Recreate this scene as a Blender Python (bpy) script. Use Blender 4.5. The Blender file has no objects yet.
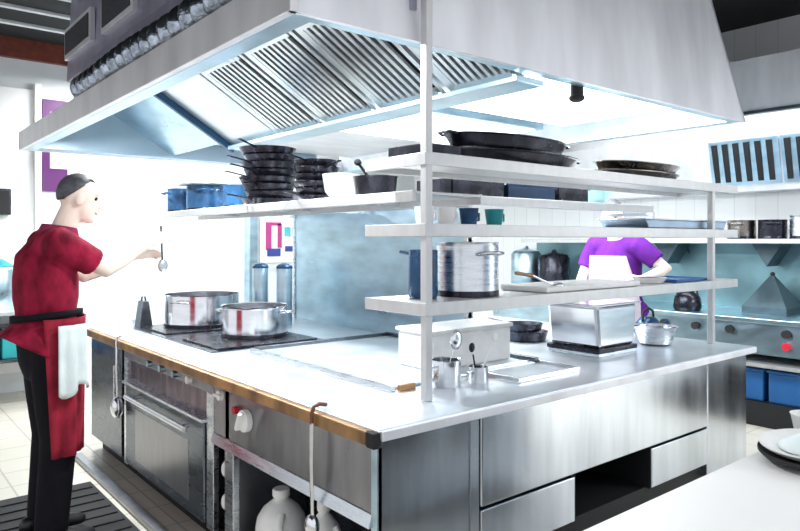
import bpy, bmesh, math, random
from mathutils import Vector, Matrix, Euler
R = math.radians
random.seed(7)
SC = bpy.context.scene
COL = SC.collection
WL = {}          # world position of every object's origin

# ------------------------------------------------------------------ materials
def nodes(name):
    m = bpy.data.materials.new(name); m.use_nodes = True
    nt = m.node_tree
    return m, nt, nt.nodes['Principled BSDF'], nt.links

def ramp(nt, fac, stops):
    r = nt.nodes.new('ShaderNodeValToRGB')
    els = r.color_ramp.elements
    while len(els) < len(stops): els.new(0.5)
    for e, (p, c) in zip(els, stops):
        e.position = p; e.color = (c[0], c[1], c[2], 1)
    nt.links.new(fac, r.inputs['Fac'])
    return r.outputs['Color']

def noise(nt, scale, stretch=(1, 1, 1), detail=3.0):
    tc = nt.nodes.new('ShaderNodeTexCoord')
    mp = nt.nodes.new('ShaderNodeMapping'); mp.inputs['Scale'].default_value = stretch
    n = nt.nodes.new('ShaderNodeTexNoise'); n.inputs['Scale'].default_value = scale
    n.inputs['Detail'].default_value = detail
    nt.links.new(tc.outputs['Object'], mp.inputs['Vector'])
    nt.links.new(mp.outputs['Vector'], n.inputs['Vector'])
    return n.outputs['Fac']

def metal(name, c, rough=.3, stretch=(1, 1, 8), scale=6, var=.12, metallic=1.0, bump=0.0):
    m, nt, b, L = nodes(name)
    f = noise(nt, scale, stretch)
    lo = tuple(max(0, x * (1 - var)) for x in c); hi = tuple(min(1, x * (1 + var)) for x in c)
    L.new(ramp(nt, f, [(.3, lo), (.7, hi)]), b.inputs['Base Color'])
    mr = nt.nodes.new('ShaderNodeMapRange')
    mr.inputs['To Min'].default_value = max(.03, rough - .08); mr.inputs['To Max'].default_value = rough + .1
    L.new(f, mr.inputs['Value']); L.new(mr.outputs['Result'], b.inputs['Roughness'])
    b.inputs['Metallic'].default_value = metallic
    if bump:
        bp = nt.nodes.new('ShaderNodeBump'); bp.inputs['Strength'].default_value = bump
        bp.inputs['Distance'].default_value = .01
        L.new(f, bp.inputs['Height']); L.new(bp.outputs['Normal'], b.inputs['Normal'])
    return m

def paint(name, c, rough=.5, scale=8, var=.08, spec=.5, metallic=0.0, coat=0.0):
    m, nt, b, L = nodes(name)
    f = noise(nt, scale)
    lo = tuple(max(0, x * (1 - var)) for x in c); hi = tuple(min(1, x * (1 + var)) for x in c)
    L.new(ramp(nt, f, [(.3, lo), (.7, hi)]), b.inputs['Base Color'])
    b.inputs['Roughness'].default_value = rough
    b.inputs['Specular IOR Level'].default_value = spec
    b.inputs['Metallic'].default_value = metallic
    b.inputs['Coat Weight'].default_value = coat
    return m

def cloth(name, c, var=.18):
    m, nt, b, L = nodes(name)
    f = noise(nt, 14, (1, 1, .5))
    lo = tuple(x * (1 - var) for x in c); hi = tuple(min(1, x * (1 + var)) for x in c)
    L.new(ramp(nt, f, [(.3, lo), (.7, hi)]), b.inputs['Base Color'])
    b.inputs['Roughness'].default_value = .85
    b.inputs['Specular IOR Level'].default_value = .15
    bp = nt.nodes.new('ShaderNodeBump'); bp.inputs['Strength'].default_value = .35; bp.inputs['Distance'].default_value = .02
    L.new(f, bp.inputs['Height']); L.new(bp.outputs['Normal'], b.inputs['Normal'])
    return m

def glow(name, c, s):
    m, nt, b, L = nodes(name)
    b.inputs['Base Color'].default_value = (.9, .9, .9, 1)
    b.inputs['Emission Color'].default_value = (c[0], c[1], c[2], 1)
    b.inputs['Emission Strength'].default_value = s
    return m

def tiles(name, c, g, w, h, rough=.3):
    m, nt, b, L = nodes(name)
    tc = nt.nodes.new('ShaderNodeTexCoord')
    br = nt.nodes.new('ShaderNodeTexBrick')
    br.offset = 0.0
    br.inputs['Color1'].default_value = (*c, 1); br.inputs['Color2'].default_value = (c[0]*.94, c[1]*.94, c[2]*.94, 1)
    br.inputs['Mortar'].default_value = (*g, 1); br.inputs['Scale'].default_value = 1
    br.inputs['Mortar Size'].default_value = .006
    br.inputs['Brick Width'].default_value = w; br.inputs['Row Height'].default_value = h
    L.new(tc.outputs['Object'], br.inputs['Vector'])
    L.new(br.outputs['Color'], b.inputs['Base Color'])
    b.inputs['Roughness'].default_value = rough
    return m

STEEL = metal('brushed_steel', (.70, .74, .78), .27)
STEEL_TOP = metal('worn_worktop_steel', (.70, .75, .80), .32, (1, 1, 1), 4, .12, .75)
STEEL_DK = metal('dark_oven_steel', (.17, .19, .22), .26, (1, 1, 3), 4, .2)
STEEL_FRONT = metal('cabinet_front_steel', (.68, .73, .80), .17, (3, 3, .4), 2.4, .2)
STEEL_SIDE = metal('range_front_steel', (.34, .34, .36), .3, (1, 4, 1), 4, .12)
STEEL_HOOD = metal('hood_panel_steel', (.84, .85, .89), .4, (2.5, 2.5, .6), 2.0, .13, .5)
STEEL_LIP = metal('hood_lip_steel', (.80, .80, .82), .4, (1, 3, 1), 2, .1, .6)
STEEL_PLENUM = metal('plenum_steel', (.40, .39, .50), .4, (1, 2, 1), 3, .2, .6)
STEEL_BLUE = metal('blue_tinted_steel', (.50, .66, .75), .3, (1, 1, 3), 3, .2)
POLISH = metal('polished_pan_steel', (.82, .83, .86), .14, (1, 1, 6), 5, .06)
ALU = metal('shelf_aluminium', (.60, .60, .60), .38, (3, 3, 1), 8, .05, .6)
FILTER = metal('filter_steel', (.82, .86, .88), .3, (1, 1, 1), 4, .08, .85)
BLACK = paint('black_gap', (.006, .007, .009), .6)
IRON = metal('black_iron_pan', (.03, .03, .042), .26, (1, 1, 1), 12, .5, .7)
BLUEPAN = metal('blue_grey_enamel', (.025, .09, .20), .25, (1, 1, 1), 9, .4, .3)
RUBBER = paint('black_rubber', (.012, .012, .014), .7)
PLASTIC_W = paint('white_plastic', (.86, .86, .84), .4)
CERAMIC = paint('white_ceramic', (.9, .9, .88), .25, 4, .03)
WHITE_TOP = paint('white_work_surface', (.90, .89, .87), .35, 2, .03)
BRASS = metal('grease_browned_edge', (.38, .21, .085), .38, (1, 2, 1), 3.5, .5, .4)
RED = paint('red_plastic', (.6, .02, .04), .35)
TEAL = paint('teal_plastic', (.02, .30, .32), .4)
BLUE = paint('blue_plastic', (.015, .11, .32), .4)
MAROON = cloth('maroon_cotton', (.25, .010, .035), .55)
APRON = cloth('maroon_apron_cotton', (.28, .018, .038), .45)
PURPLE = cloth('purple_cotton', (.11, .016, .22))
TROUSER = cloth('black_cotton', (.008, .008, .012))
TOWELM = cloth('white_terry', (.78, .86, .86), .08)
LILAC = cloth('pale_lilac_cotton', (.62, .54, .62), .08)
SKIN = paint('skin', (.88, .72, .62), .5, 10, .05)
HAIR = paint('dark_grey_hair', (.07, .07, .08), .6, 40, .4)
EYE = paint('dark_eye', (.02, .02, .02), .2)
LIP = paint('lip', (.55, .25, .22), .5)
SHOE = paint('black_leather', (.012, .012, .014), .35)
BRACKET = metal('dark_bracket_steel', (.07, .11, .13), .4, (1, 1, 1), 6, .2, .5)
WALLW = paint('white_wall_paint', (.88, .88, .87), .6, 3, .03)
WALLT = tiles('white_wall_tiles', (.86, .87, .87), (.72, .75, .76), .2, .2, .25)
FLOORM = tiles('beige_floor_tiles', (.66, .62, .54), (.42, .39, .34), .3, .3, .35)
CEILM = paint('black_ceiling', (.008, .010, .011), .8)
WOODR = paint('reddish_wood', (.16, .035, .02), .5, 12, .3)
SLATW = paint('white_slat', (.75, .80, .80), .5)
PURPLEP = paint('purple_paint', (.09, .008, .11), .5)
PINK = paint('pink_print', (.45, .05, .22), .5)
NAVY = paint('navy_print', (.04, .06, .28), .5)
TEALP = paint('teal_print', (.10, .42, .48), .5)
LAMPG = glow('lamp_diffuser', (.90, .97, 1.0), 2.2)
LAMPS = glow('hood_lamp_glass', (.92, .98, 1.0), 7.0)
FOODR = paint('dark_red_sauce', (.16, .02, .02), .3)
PLATER = metal('gull_grey_plate', (.5, .52, .5), .3)

# ------------------------------------------------------------------ mesh builder
class MB:
    def __init__(s): s.bm = bmesh.new()
    def face_box(s, vs):
        v = [s.bm.verts.new(p) for p in vs]
        for f in ((0,3,2,1),(4,5,6,7),(0,1,5,4),(1,2,6,5),(2,3,7,6),(3,0,4,7)):
            s.bm.faces.new([v[i] for i in f])
        return s
    def box(s, x0, x1, y0, y1, z0, z1):
        return s.face_box([(x0,y0,z0),(x1,y0,z0),(x1,y1,z0),(x0,y1,z0),(x0,y0,z1),(x1,y0,z1),(x1,y1,z1),(x0,y1,z1)])
    def obox(s, c, size, rot=(0,0,0)):
        M = Matrix.Translation(c) @ Euler(rot).to_matrix().to_4x4()
        a, b, d = (x / 2 for x in size)
        return s.face_box([M @ Vector(p) for p in ((-a,-b,-d),(a,-b,-d),(a,b,-d),(-a,b,-d),(-a,-b,d),(a,-b,d),(a,b,d),(-a,b,d))])
    def prism(s, pts, ax, d0, d1):
        """polygon in the two other axes, extruded along axis ax"""
        def P(p, d):
            q = list(p); q.insert(ax, d); return q
        a = [s.bm.verts.new(P(p, d0)) for p in pts]; b = [s.bm.verts.new(P(p, d1)) for p in pts]
        n = len(pts)
        s.bm.faces.new(a[::-1]); s.bm.faces.new(b)
        for i in range(n): s.bm.faces.new([a[i], a[(i+1) % n], b[(i+1) % n], b[i]])
        return s
    def lathe(s, prof, c=(0,0,0), seg=32, sy=1.0):
        rings = []
        for r, z in prof:
            if r < 1e-5:
                rings.append([s.bm.verts.new((c[0], c[1], c[2] + z))])
            else:
                rings.append([s.bm.verts.new((c[0] + r*math.cos(2*math.pi*i/seg), c[1] + sy*r*math.sin(2*math.pi*i/seg), c[2] + z)) for i in range(seg)])
        for A, B in zip(rings, rings[1:]):
            for i in range(seg):
                j = (i + 1) % seg
                if len(A) == 1 and len(B) == 1: continue
                if len(A) == 1: s.bm.faces.new([A[0], B[j], B[i]])
                elif len(B) == 1: s.bm.faces.new([A[i], A[j], B[0]])
                else: s.bm.faces.new([A[i], A[j], B[j], B[i]])
        return s
    def tube(s, pts, rad, seg=10, ref=None, round_caps=False):
        """swept tube; rad is a number, a list of numbers or a list of (a, b) pairs: a along ref, b across"""
        pts = [Vector(p) for p in pts]; n = len(pts)
        if not isinstance(rad, (list, tuple)): rad = [rad] * n
        rad = [(r, r) if not isinstance(r, (list, tuple)) else r for r in rad]
        if round_caps:
            d0 = (pts[0] - pts[1]).normalized(); d1 = (pts[-1] - pts[-2]).normalized()
            m0 = min(rad[0]); m1 = min(rad[-1])
            pts = [pts[0] + d0*m0*.9, pts[0] + d0*m0*.6] + pts + [pts[-1] + d1*m1*.6, pts[-1] + d1*m1*.9]
            sc = lambda r, k: (r[0]*k, r[1]*k)
            rad = [sc(rad[0], .35), sc(rad[0], .8)] + rad + [sc(rad[-1], .8), sc(rad[-1], .35)]
            n = len(pts)
        rings = []; prev = None
        for i in range(n):
            t = (pts[min(i+1, n-1)] - pts[max(i-1, 0)]).normalized()
            if ref is not None: u = Vector(ref)
            elif prev is not None: u = prev
            else: u = Vector((0,0,1)) if abs(t.z) < .9 else Vector((1,0,0))
            u = (u - t * u.dot(t)).normalized(); prev = u
            v = t.cross(u)
            a, b = rad[i]
            rings.append([s.bm.verts.new(pts[i] + u*a*math.cos(2*math.pi*k/seg) + v*b*math.sin(2*math.pi*k/seg)) for k in range(seg)])
        for A, B in zip(rings, rings[1:]):
            for i in range(seg):
                j = (i + 1) % seg
                s.bm.faces.new([A[i], A[j], B[j], B[i]])
        s.bm.faces.new(rings[0][::-1]); s.bm.faces.new(rings[-1])
        return s
    def ell(s, c, r, rot=(0,0,0), u=20, v=12):
        M = Matrix.Translation(c) @ Euler(rot).to_matrix().to_4x4() @ Matrix.Diagonal((r[0], r[1], r[2], 1))
        bmesh.ops.create_uvsphere(s.bm, u_segments=u, v_segments=v, radius=1, matrix=M)
        return s
    def grid(s, fn, nu, nv, thick=0.0):
        """surface fn(i/nu, j/nv) -> point"""
        V = [[s.bm.verts.new(fn(i/nu, j/nv)) for j in range(nv+1)] for i in range(nu+1)]
        for i in range(nu):
            for j in range(nv):
                s.bm.faces.new([V[i][j], V[i+1][j], V[i+1][j+1], V[i][j+1]])
        return s
    def build(s, name, mat, parent=None, world=True, smooth=None, bevel=0, solid=0, remesh=0, relax=0, sub=0, recalc=True):
        me = bpy.data.meshes.new(name)
        off = Vector((0,0,0))
        if parent is not None and world: off = WL[parent.name]
        if recalc: bmesh.ops.recalc_face_normals(s.bm, faces=s.bm.faces[:])
        if off.length: bmesh.ops.translate(s.bm, verts=s.bm.verts[:], vec=-off)
        s.bm.to_mesh(me); s.bm.free()
        me.materials.append(mat)
        o = bpy.data.objects.new(name, me); COL.objects.link(o)
        if parent is not None:
            o.parent = parent; WL[o.name] = WL[parent.name]
        else:
            WL[o.name] = Vector((0,0,0))
        if smooth is not None:
            for p in me.polygons: p.use_smooth = True
            if smooth < 180:
                me.set_sharp_from_angle(angle=R(smooth))
        if remesh:
            md = o.modifiers.new('remesh', 'REMESH'); md.mode = 'VOXEL'; md.voxel_size = remesh; md.use_smooth_shade = True
            ms = o.modifiers.new('smooth', 'SMOOTH'); ms.iterations = relax or 6; ms.factor = .5
        if solid:
            md = o.modifiers.new('solid', 'SOLIDIFY'); md.thickness = solid; md.offset = 0
        if bevel:
            md = o.modifiers.new('bevel', 'BEVEL'); md.width = bevel; md.segments = 2; md.limit_method = 'ANGLE'; md.angle_limit = R(40)
        if sub:
            md = o.modifiers.new('sub', 'SUBSURF'); md.levels = sub; md.render_levels = sub
        return o

def thing(name, label, cat, loc, group=None):
    o = bpy.data.objects.new(name, None); COL.objects.link(o)
    o.location = loc; WL[o.name] = Vector(loc); o.empty_display_size = .1
    return tag(o, label, cat, group)
def tag(o, label, cat, group=None):
    o['label'] = label; o['category'] = cat
    if group: o['group'] = group
    return o
def struct(o):
    o['kind'] = 'structure'; return o
def place(o, loc):
    """move a world-built single mesh's origin to loc so that its base is its origin"""
    d = Vector(loc)
    o.data.transform(Matrix.Translation(-d)); o.location = d; WL[o.name] = d
    return o
def dup(root, loc, label, rotz=0.0, scale=1.0):
    r = root.copy(); COL.objects.link(r); r.location = loc; r.rotation_euler = (0, 0, rotz); r.scale = (scale,)*3
    r['label'] = label
    for ch in list(root.children):
        c = ch.copy(); COL.objects.link(c); c.parent = r
        for g in list(ch.children):
            d = g.copy(); COL.objects.link(d); d.parent = c
    return r

# ------------------------------------------------------------------ camera: world x runs along the drawer front, y along the range front
SC.render.resolution_x = 800; SC.render.resolution_y = 531
cam = bpy.data.cameras.new('camera'); co = bpy.data.objects.new('camera', cam); COL.objects.link(co)
co.location = (-1.41, -1.838, 1.55)
yaw = math.atan2(-.634, .773)
co.rotation_euler = (R(90), 0, yaw)
cam.sensor_width = 36; cam.lens = 36 * 677 / 800
cam.shift_y = -(265.5 - 240) / 800
cam.clip_start = .02
SC.camera = co

# ------------------------------------------------------------------ setting
struct(MB().box(-4.2, 6.2, -4.2, 6.2, -.1, 0).build('floor', FLOORM))
struct(MB().box(-4.2, 6.2, -1.0, 6.2, 3.6, 3.7).build('ceiling', CEILM))
struct(MB().box(-4.2, 6.2, 6.0, 6.12, 0, 3.6).build('wall_back', WALLT))
struct(MB().box(5.3, 5.42, -4.2, 6.0, 0, 3.6).build('wall_right', WALLT))
struct(MB().box(-4.2, 5.3, 5.93, 6.0, 3.40, 3.6).build('trim_1', WOODR))
struct(MB().box(2.2, 5.3, -4.32, -4.2, 0, 2.6).build('wall_unseen_dark', paint('blue_grey_wall', (.10, .14, .19), .5, 3, .1)))  # unseen partial wall, added dark for the drawer fronts to reflect
# raised wall panels at the far left
m = MB()
for x in (-1.5, -.95, -.4): m.box(x, x+.5, 5.965, 6.0, .2, 3.1)
struct(m.build('trim_2', WALLW, bevel=.006))
# pier beside the purple frame
struct(MB().box(.10, .16, 5.9, 6.0, 0, 3.16).build('trim_3', WALLW))
for i, (y, txt) in enumerate(((4.35, 'nearest to the hood'), (4.85, 'second from the hood'), (5.35, 'nearest to the back wall'))):
    tag(place(MB().box(-4.0, 3.5, y, y+.06, 3.575, 3.6).build('ceiling_batten', SLATW), (0, y, 3.6)),
        'white batten under the black ceiling, ' + txt, 'batten', 'white battens under the ceiling')

# ------------------------------------------------------------------ island: worktop
wt = thing('worktop', 'steel island worktop with a browned front edge over range and drawers', 'worktop', (1.45, 1.65, .86))
m = MB().box(-.005, 2.9, -.01, 3.52, .868, .9)
m.build('top_sheet', STEEL_TOP, wt, bevel=.005)
MB().box(-.03, -.002,   .035, 3.51, .842, .893).build('front_edge', BRASS, wt, bevel=.006)['label'] = 'brown stained edge rail'
MB().box(-.028, .004, -.012, .033, .838, .893).build('corner_cap', RUBBER, wt, bevel=.004)['label'] = 'black corner cap'
MB().box(.004, 2.9, -.022, -.01, .862, .898).build('front_lip', STEEL_HOOD, wt, bevel=.004)

# open range cabinet at the near corner
oc = thing('open_range_cabinet', 'steel range cabinet at the near corner, open below its control panel', 'cabinet', (.25, .65, 0))
MB().box(0, .44, 0.0, .03, .02, .865).build('end_panel', STEEL_FRONT, oc, bevel=.003)
MB().box(.0, .44, 1.16, 1.2, .02, .865).build('side_panel', STEEL_SIDE, oc)
MB().box(.42, .44, .03, 1.16, .02, .865).build('back_panel', STEEL_DK, oc)
MB().box(0, .42, .03, 1.16, .02, .04).build('bottom_shelf', STEEL_SIDE, oc)
MB().box(0.0, .02, .03, 1.33, .60, .84).build('control_panel', STEEL_SIDE, oc, bevel=.003)
MB().prism([(-.018, .555), (.02, .555), (.02, .60), (-.004, .60)], 1, .03, 1.33).build('panel_lip', STEEL, oc)
MB().box(-.004, .02, 0.0, .035, .02, .84).build('front_post', STEEL_BLUE, oc, bevel=.003)
MB().box(-.004, .03, 1.11, 1.2, .02, .555).build('front_stile', STEEL, oc, bevel=.003)
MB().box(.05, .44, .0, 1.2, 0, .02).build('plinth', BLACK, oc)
m = MB()
m.tube([(0, .965, .735), (-.03, .965, .735)], .05, 24); kn = m.build('control_knob', PLASTIC_W, oc, smooth=40, bevel=.004)
MB().obox((-.043, .965, .735), (.03, .02, .085), (R(25), 0, 0)).build('grip', PLASTIC_W, kn, bevel=.005)
MB().tube([(0, 1.075, .76), (-.02, 1.075, .76)], .018, 14).build('indicator_lamp', RED, oc, smooth=40)['label'] = 'red indicator lamp'
m = MB().tube([(0, 1.24, .80), (-.02, 1.24, .80)], .024, 14); m.box(-.03, -.018, 1.2, 1.28, .793, .807)
m.build('gas_tap', PLASTIC_W, oc, smooth=40)
# gas valve column in the gap between the two units
vc = thing('gas_valve_column', 'dark gas pipe with two pale valves in the slot beside the oven', 'pipe', (.05, 1.265, 0))
MB().tube([(.06, 1.265, .02), (.06, 1.265, .552)], .018, 12).build('pipe', RUBBER, vc, smooth=40)
for z in (.43, .27):
    MB().ell((.03, 1.265, z), (.02, .02, .038)).build('valve_handle', PLASTIC_W, vc, smooth=180)

# oven
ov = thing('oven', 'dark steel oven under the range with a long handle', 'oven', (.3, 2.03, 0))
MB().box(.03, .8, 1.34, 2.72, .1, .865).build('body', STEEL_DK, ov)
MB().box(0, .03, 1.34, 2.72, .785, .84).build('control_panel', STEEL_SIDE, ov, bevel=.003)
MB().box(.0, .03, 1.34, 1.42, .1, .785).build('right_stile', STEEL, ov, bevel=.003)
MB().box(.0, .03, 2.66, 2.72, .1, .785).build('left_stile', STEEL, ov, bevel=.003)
MB().box(.012, .03, 1.42, 2.66, .64, .785).build('grill_panel', metal('dark_reddish_steel', (.17, .12, .15), .25, (1, 3, 1), 4, .5), ov)['label'] = 'dark reddish panel'  # recessed band in a darker, reddish steel
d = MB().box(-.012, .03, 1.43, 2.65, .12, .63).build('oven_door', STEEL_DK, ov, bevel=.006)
m = MB().tube([(-.06, 1.55, .575), (-.06, 2.5, .575)], .015, 12)
for y in (1.62, 2.43): m.tube([(-.012, y, .575), (-.06, y, .575)], .011, 8)
m.build('handle', POLISH, d, smooth=40)
MB().box(-.014, -.011, 1.62, 2.46, .18, .50).build('door_window', STEEL_SIDE, d, bevel=.002)
MB().box(-.03, .03, 1.41, 2.67, .632, .648).build('drip_ledge', STEEL, ov, bevel=.003)
for y, l in ((1.62, 0), (1.82, 0), (2.02, 0), (2.22, 0)):
    MB().tube([(0, y, .815), (-.025, y, .815)], .02, 14).build('knob', PLASTIC_W if y < 1.8 else STEEL_BLUE, ov, smooth=40)
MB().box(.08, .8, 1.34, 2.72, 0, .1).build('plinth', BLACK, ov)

# end cabinet
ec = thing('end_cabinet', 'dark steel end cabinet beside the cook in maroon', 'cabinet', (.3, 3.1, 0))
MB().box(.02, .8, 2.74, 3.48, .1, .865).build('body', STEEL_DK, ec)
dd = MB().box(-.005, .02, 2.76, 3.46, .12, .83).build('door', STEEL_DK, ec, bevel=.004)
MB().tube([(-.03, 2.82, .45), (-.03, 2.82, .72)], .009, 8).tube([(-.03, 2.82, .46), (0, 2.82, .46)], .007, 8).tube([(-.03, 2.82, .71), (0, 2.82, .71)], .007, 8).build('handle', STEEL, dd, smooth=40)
MB().box(.08, .8, 2.74, 3.48, 0, .1).build('plinth', BLACK, ec)
kr = MB().box(-.16, -.10, .3, 3.35, .0, .035)
tag(place(kr.build('floor_rail', STEEL_SIDE, bevel=.006), (-.13, 1.8, 0)), 'long low steel rail on the floor in front of the oven', 'rail')

# drawer cabinet on the near right face
dc = thing('drawer_cabinet', 'long steel cabinet front with two low drawers around a dark open bay', 'cabinet', (1.6, .3, 0))
MB().box(.445, .497, 0, .04, .22, .865).build('left_stile', STEEL_FRONT, dc, bevel=.004)
MB().box(.503, 2.31, -.006, .03, .51, .862).build('upper_panel', STEEL_FRONT, dc, bevel=.006)
MB().box(2.316, 2.80, -.004, .7, .22, .862).build('end_panel', STEEL_FRONT, dc, bevel=.006)
for x0, x1 in ((.503, 1.10), (1.735, 2.308)):
    q = MB().box(x0, x1, -.006, .03, .30, .498).build('drawer', STEEL_FRONT, dc, bevel=.005)
    MB().box(x0+.01, x1-.01, .03, .5, .31, .47).build('drawer_box', STEEL_DK, q)
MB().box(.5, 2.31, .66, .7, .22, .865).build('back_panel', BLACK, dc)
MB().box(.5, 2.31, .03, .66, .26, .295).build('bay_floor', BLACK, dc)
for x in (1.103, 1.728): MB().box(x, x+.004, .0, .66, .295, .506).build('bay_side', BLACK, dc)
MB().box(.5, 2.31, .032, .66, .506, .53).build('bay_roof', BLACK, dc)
MB().box(.48, 2.76, .06, .66, 0, .26).build('plinth', BLACK, dc)  # black colour stands in for the shadow under the drawers

# two white jugs in the open cabinet
def jug(label, loc, s=1.0, rz=0):
    t = thing('plastic_jug', label, 'jug', loc, 'white plastic jugs in the open cabinet')
    m = MB().lathe([(0, 0), (.095, 0), (.105, .015), (.105, .20), (.098, .245), (.075, .29), (.045, .32), (.028, .335), (.028, .35), (0, .35)], seg=28)
    m.build('bottle', PLASTIC_W, t, world=False, smooth=50)
    MB().lathe([(0, .345), (.034, .345), (.036, .352), (.036, .375), (.032, .382), (0, .382)], seg=20).build('screw_cap', PLASTIC_W, t, world=False, smooth=40)
    MB().tube([(-.06, -.05, .29), (-.10, -.07, .25), (-.115, -.085, .19), (-.10, -.075, .13), (-.075, -.06, .11)], .014, 8).build('handle', PLASTIC_W, t, world=False, smooth=60)
    t.scale = s; t.rotation_euler = (0, 0, rz)
    return t
jug('white plastic jug in the open cabinet, the left and wider one', (.15, .93, .04), (1.12, 1.12, .95), .4)
jug('white plastic jug in the open cabinet, the slimmer one beside the hanging ladle', (.15, .57, .04), (.8, .8, 1.08), 1.2)

# ladle on the edge near the corner and another by the oven
def hung_ladle(name, label, x, y, ztop, L, bowl, mat, hookm):
    t = thing(name, label, 'ladle', (x, y, ztop))
    MB().tube([(.052, 0, .014), (.02, 0, .022), (-.004, 0, .012), (-.014, 0, -.01), (-.014, 0, -.05)], .008, 8).build('hook', hookm, t, world=False, smooth=60)
    MB().tube([(-.014, 0, -.045), (-.016, 0, -L*.5), (-.01, .0, -L)], [(.006, .013), (.007, .011), (.006, .009)], 8, ref=(1, 0, 0)).build('handle', mat, t, world=False, smooth=60)
    m = MB().ell((-.012, 0, -L-bowl*.8), (bowl*.55, bowl*.8, bowl)); m.build('bowl', mat, t, world=False, smooth=180)
    return t
hung_ladle('ladle', 'steel ladle with brown hook hanging on the worktop edge near the corner', -.03, .355, .903, .40, .045, POLISH, paint('brown_handle', (.16, .06, .03), .4))
hung_ladle('serving_spoon', 'long steel spoon hanging before the oven beside the dark end cabinet', -.04, 2.70, .905, .38, .07, POLISH, POLISH)

# griddle plate, hob
gr = thing('griddle', 'flat steel griddle plate set into the worktop behind the post', 'griddle', (.75, 1.2, .9))
MB().box(.42, 1.38, .45, 1.70, .9, .914).build('plate', STEEL_TOP, gr, bevel=.004)
MB().box(.395, .42, .42, 1.73, .9, .925).build('front_rim', STEEL, gr, bevel=.003)
MB().box(  .42, 1.38, 1.70, 1.73, .9, .932).build('left_rim', STEEL_DK, gr, bevel=.003)
MB().box(1.38, 1.41, .45, 1.73, .9, .935).build('rear_rim', STEEL_DK, gr, bevel=.003)
MB().box(.43, .52, .405, .425, .9, .927).build('grease_drawer', BRASS, gr, bevel=.003)
hb = thing('hob', 'black solid hob plates under the two big pots', 'hob', (.55, 2.55, .9))
MB().box(.22, 1.0, 1.85, 3.28, .9, .906).build('hob_frame', STEEL_DK, hb, bevel=.002)
for y in (2.12, 2.95):
    MB().box(.27, .95, y-.24, y+.30, .906, .918).build('hot_plate', IRON, hb, bevel=.004)

# pots
def stockpot(name, label, loc, r, h, mat=POLISH, handles=True, rot=0, group=None, cat='pot', lid=False):
    t = thing(name, label, cat, loc, group)
    MB().lathe([(0, 0), (r*.975, 0), (r, .010), (r, .022), (r, h-.02), (r, h-.008), (r*1.03, h), (r*.985, h-.003), (r*.98, .02), (0, .016)], seg=48).build('pot_body', mat, t, world=False, smooth=40)
    MB().lathe([(r*.965, -.0), (r*1.012, .0), (r*1.012, .022), (r*.99, .028)], seg=48).build('base_disc', IRON, t, world=False, smooth=40)
    if handles:
        for s in (1, -1):
            MB().tube([(s*r, -.06, h*.78), (s*(r+.035), -.055, h*.80), (s*(r+.05), 0, h*.81), (s*(r+.035), .055, h*.80), (s*r, .06, h*.78)], .008, 8).build('handle', mat, t, world=False, smooth=60)
    t.rotation_euler = (0, 0, rot)
    return t
stockpot('stockpot', 'wide polished steel pot on the hob, nearest to the cook in maroon', (.66, 3.02, .918), .27, .235, rot=.6)
stockpot('stockpot', 'polished steel pot on the hob beside the griddle, the nearer of two', (.70, 2.26, .918), .215, .20, rot=2.2)

# tall blue-grey canisters behind the pots
for i, (x, y, lab) in enumerate(((1.12, 2.98, 'tall blue steel canister behind the pots, the left of two'), (1.22, 2.78, 'tall blue steel canister behind the pots, the right of two'))):
    t = thing('canister', lab, 'canister', (x, y, .9), 'tall canisters behind the pots')
    MB().lathe([(0, 0), (.058, 0), (.06, .01), (.06, .44), (.058, .445)], seg=28).build('body', STEEL_BLUE, t, world=False, smooth=40)
    MB().lathe([(0, .47), (.02, .47), (.05, .46), (.063, .445), (.063, .43), (.0, .43)], seg=28).build('lid', BLUEPAN, t, world=False, smooth=40)

# partition panel in the island's middle
pt = thing('splash_panel', 'tall bluish steel splash panel standing behind the griddle', 'panel', (1.5, 2.0, .9))
MB().box(1.49, 1.52, 1.05, 3.1, .9, 1.757).build('panel_sheet', STEEL_BLUE, pt)
MB().box(1.475, 1.535, 1.03, 3.12, 1.757, 1.777).build('top_cap', STEEL, pt, bevel=.004)
for y in (1.05, 3.07): MB().box(1.48, 1.53, y, y+.03, .9, 1.757).build('upright', STEEL, pt)

# ------------------------------------------------------------------ shelf rack
rk = thing('shelf_rack', 'steel rack of shelves standing on the worktop above the drawers', 'shelf', (1.75, .38, .9))
for x, y in ((.41, .215), (2.80, .215)):
    MB().box(x-.017, x+.017, y-.022, y+.016, .9, 3.6 if x < 1 else 1.9).build('post', ALU, rk, bevel=.004)
for z in (1.243, 1.565, 1.853):
    m = MB().box(.40, 3.11, .21, .59, z+.026, z+.050)
    m.box(.385, 3.12, .19, .208, z, z+.052); m.box(.387, .399, .208, .60, z, z+.051)
    m.box(3.111, 3.119, .208, .60, z, z+.051); m.box(.401, 3.109, .591, .601, z, z+.049)
    m.build('shelf_board', ALU, rk, bevel=.002)
m = MB().box(.995, 2.9, .68, 1.0, 1.755, 1.775); m.box(.995, 2.9, .66, .679, 1.735, 1.785)
m.build('rear_shelf_board', ALU, rk, bevel=.003)
for x in (1.05, 2.80): MB().box(x-.012, x+.012, .6, 1.0, 1.715, 1.735).box(x-.012, x+.012, .602, .622, 1.56, 1.715).build('cross_bar', ALU, rk)

# left pot shelf hanging over the range
ps = thing('pot_shelf', 'long steel pot shelf above the range holding dark pans', 'shelf', (.75, 2.0, 1.73))
m = MB().box(.562, .97, .45, 3.85, 1.755, 1.77); m.box(.54, .561, .45, 3.85, 1.722, 1.772); m.box(.971, .985, .45, 3.85, 1.722, 1.772)
m.build('shelf_board', ALU, ps, bevel=.003)
for y in (1.07, 2.0, 3.04):
    MB().box(.60, 1.489, y, y+.03, 1.735, 1.754).build('support_arm', STEEL, ps)

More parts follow.
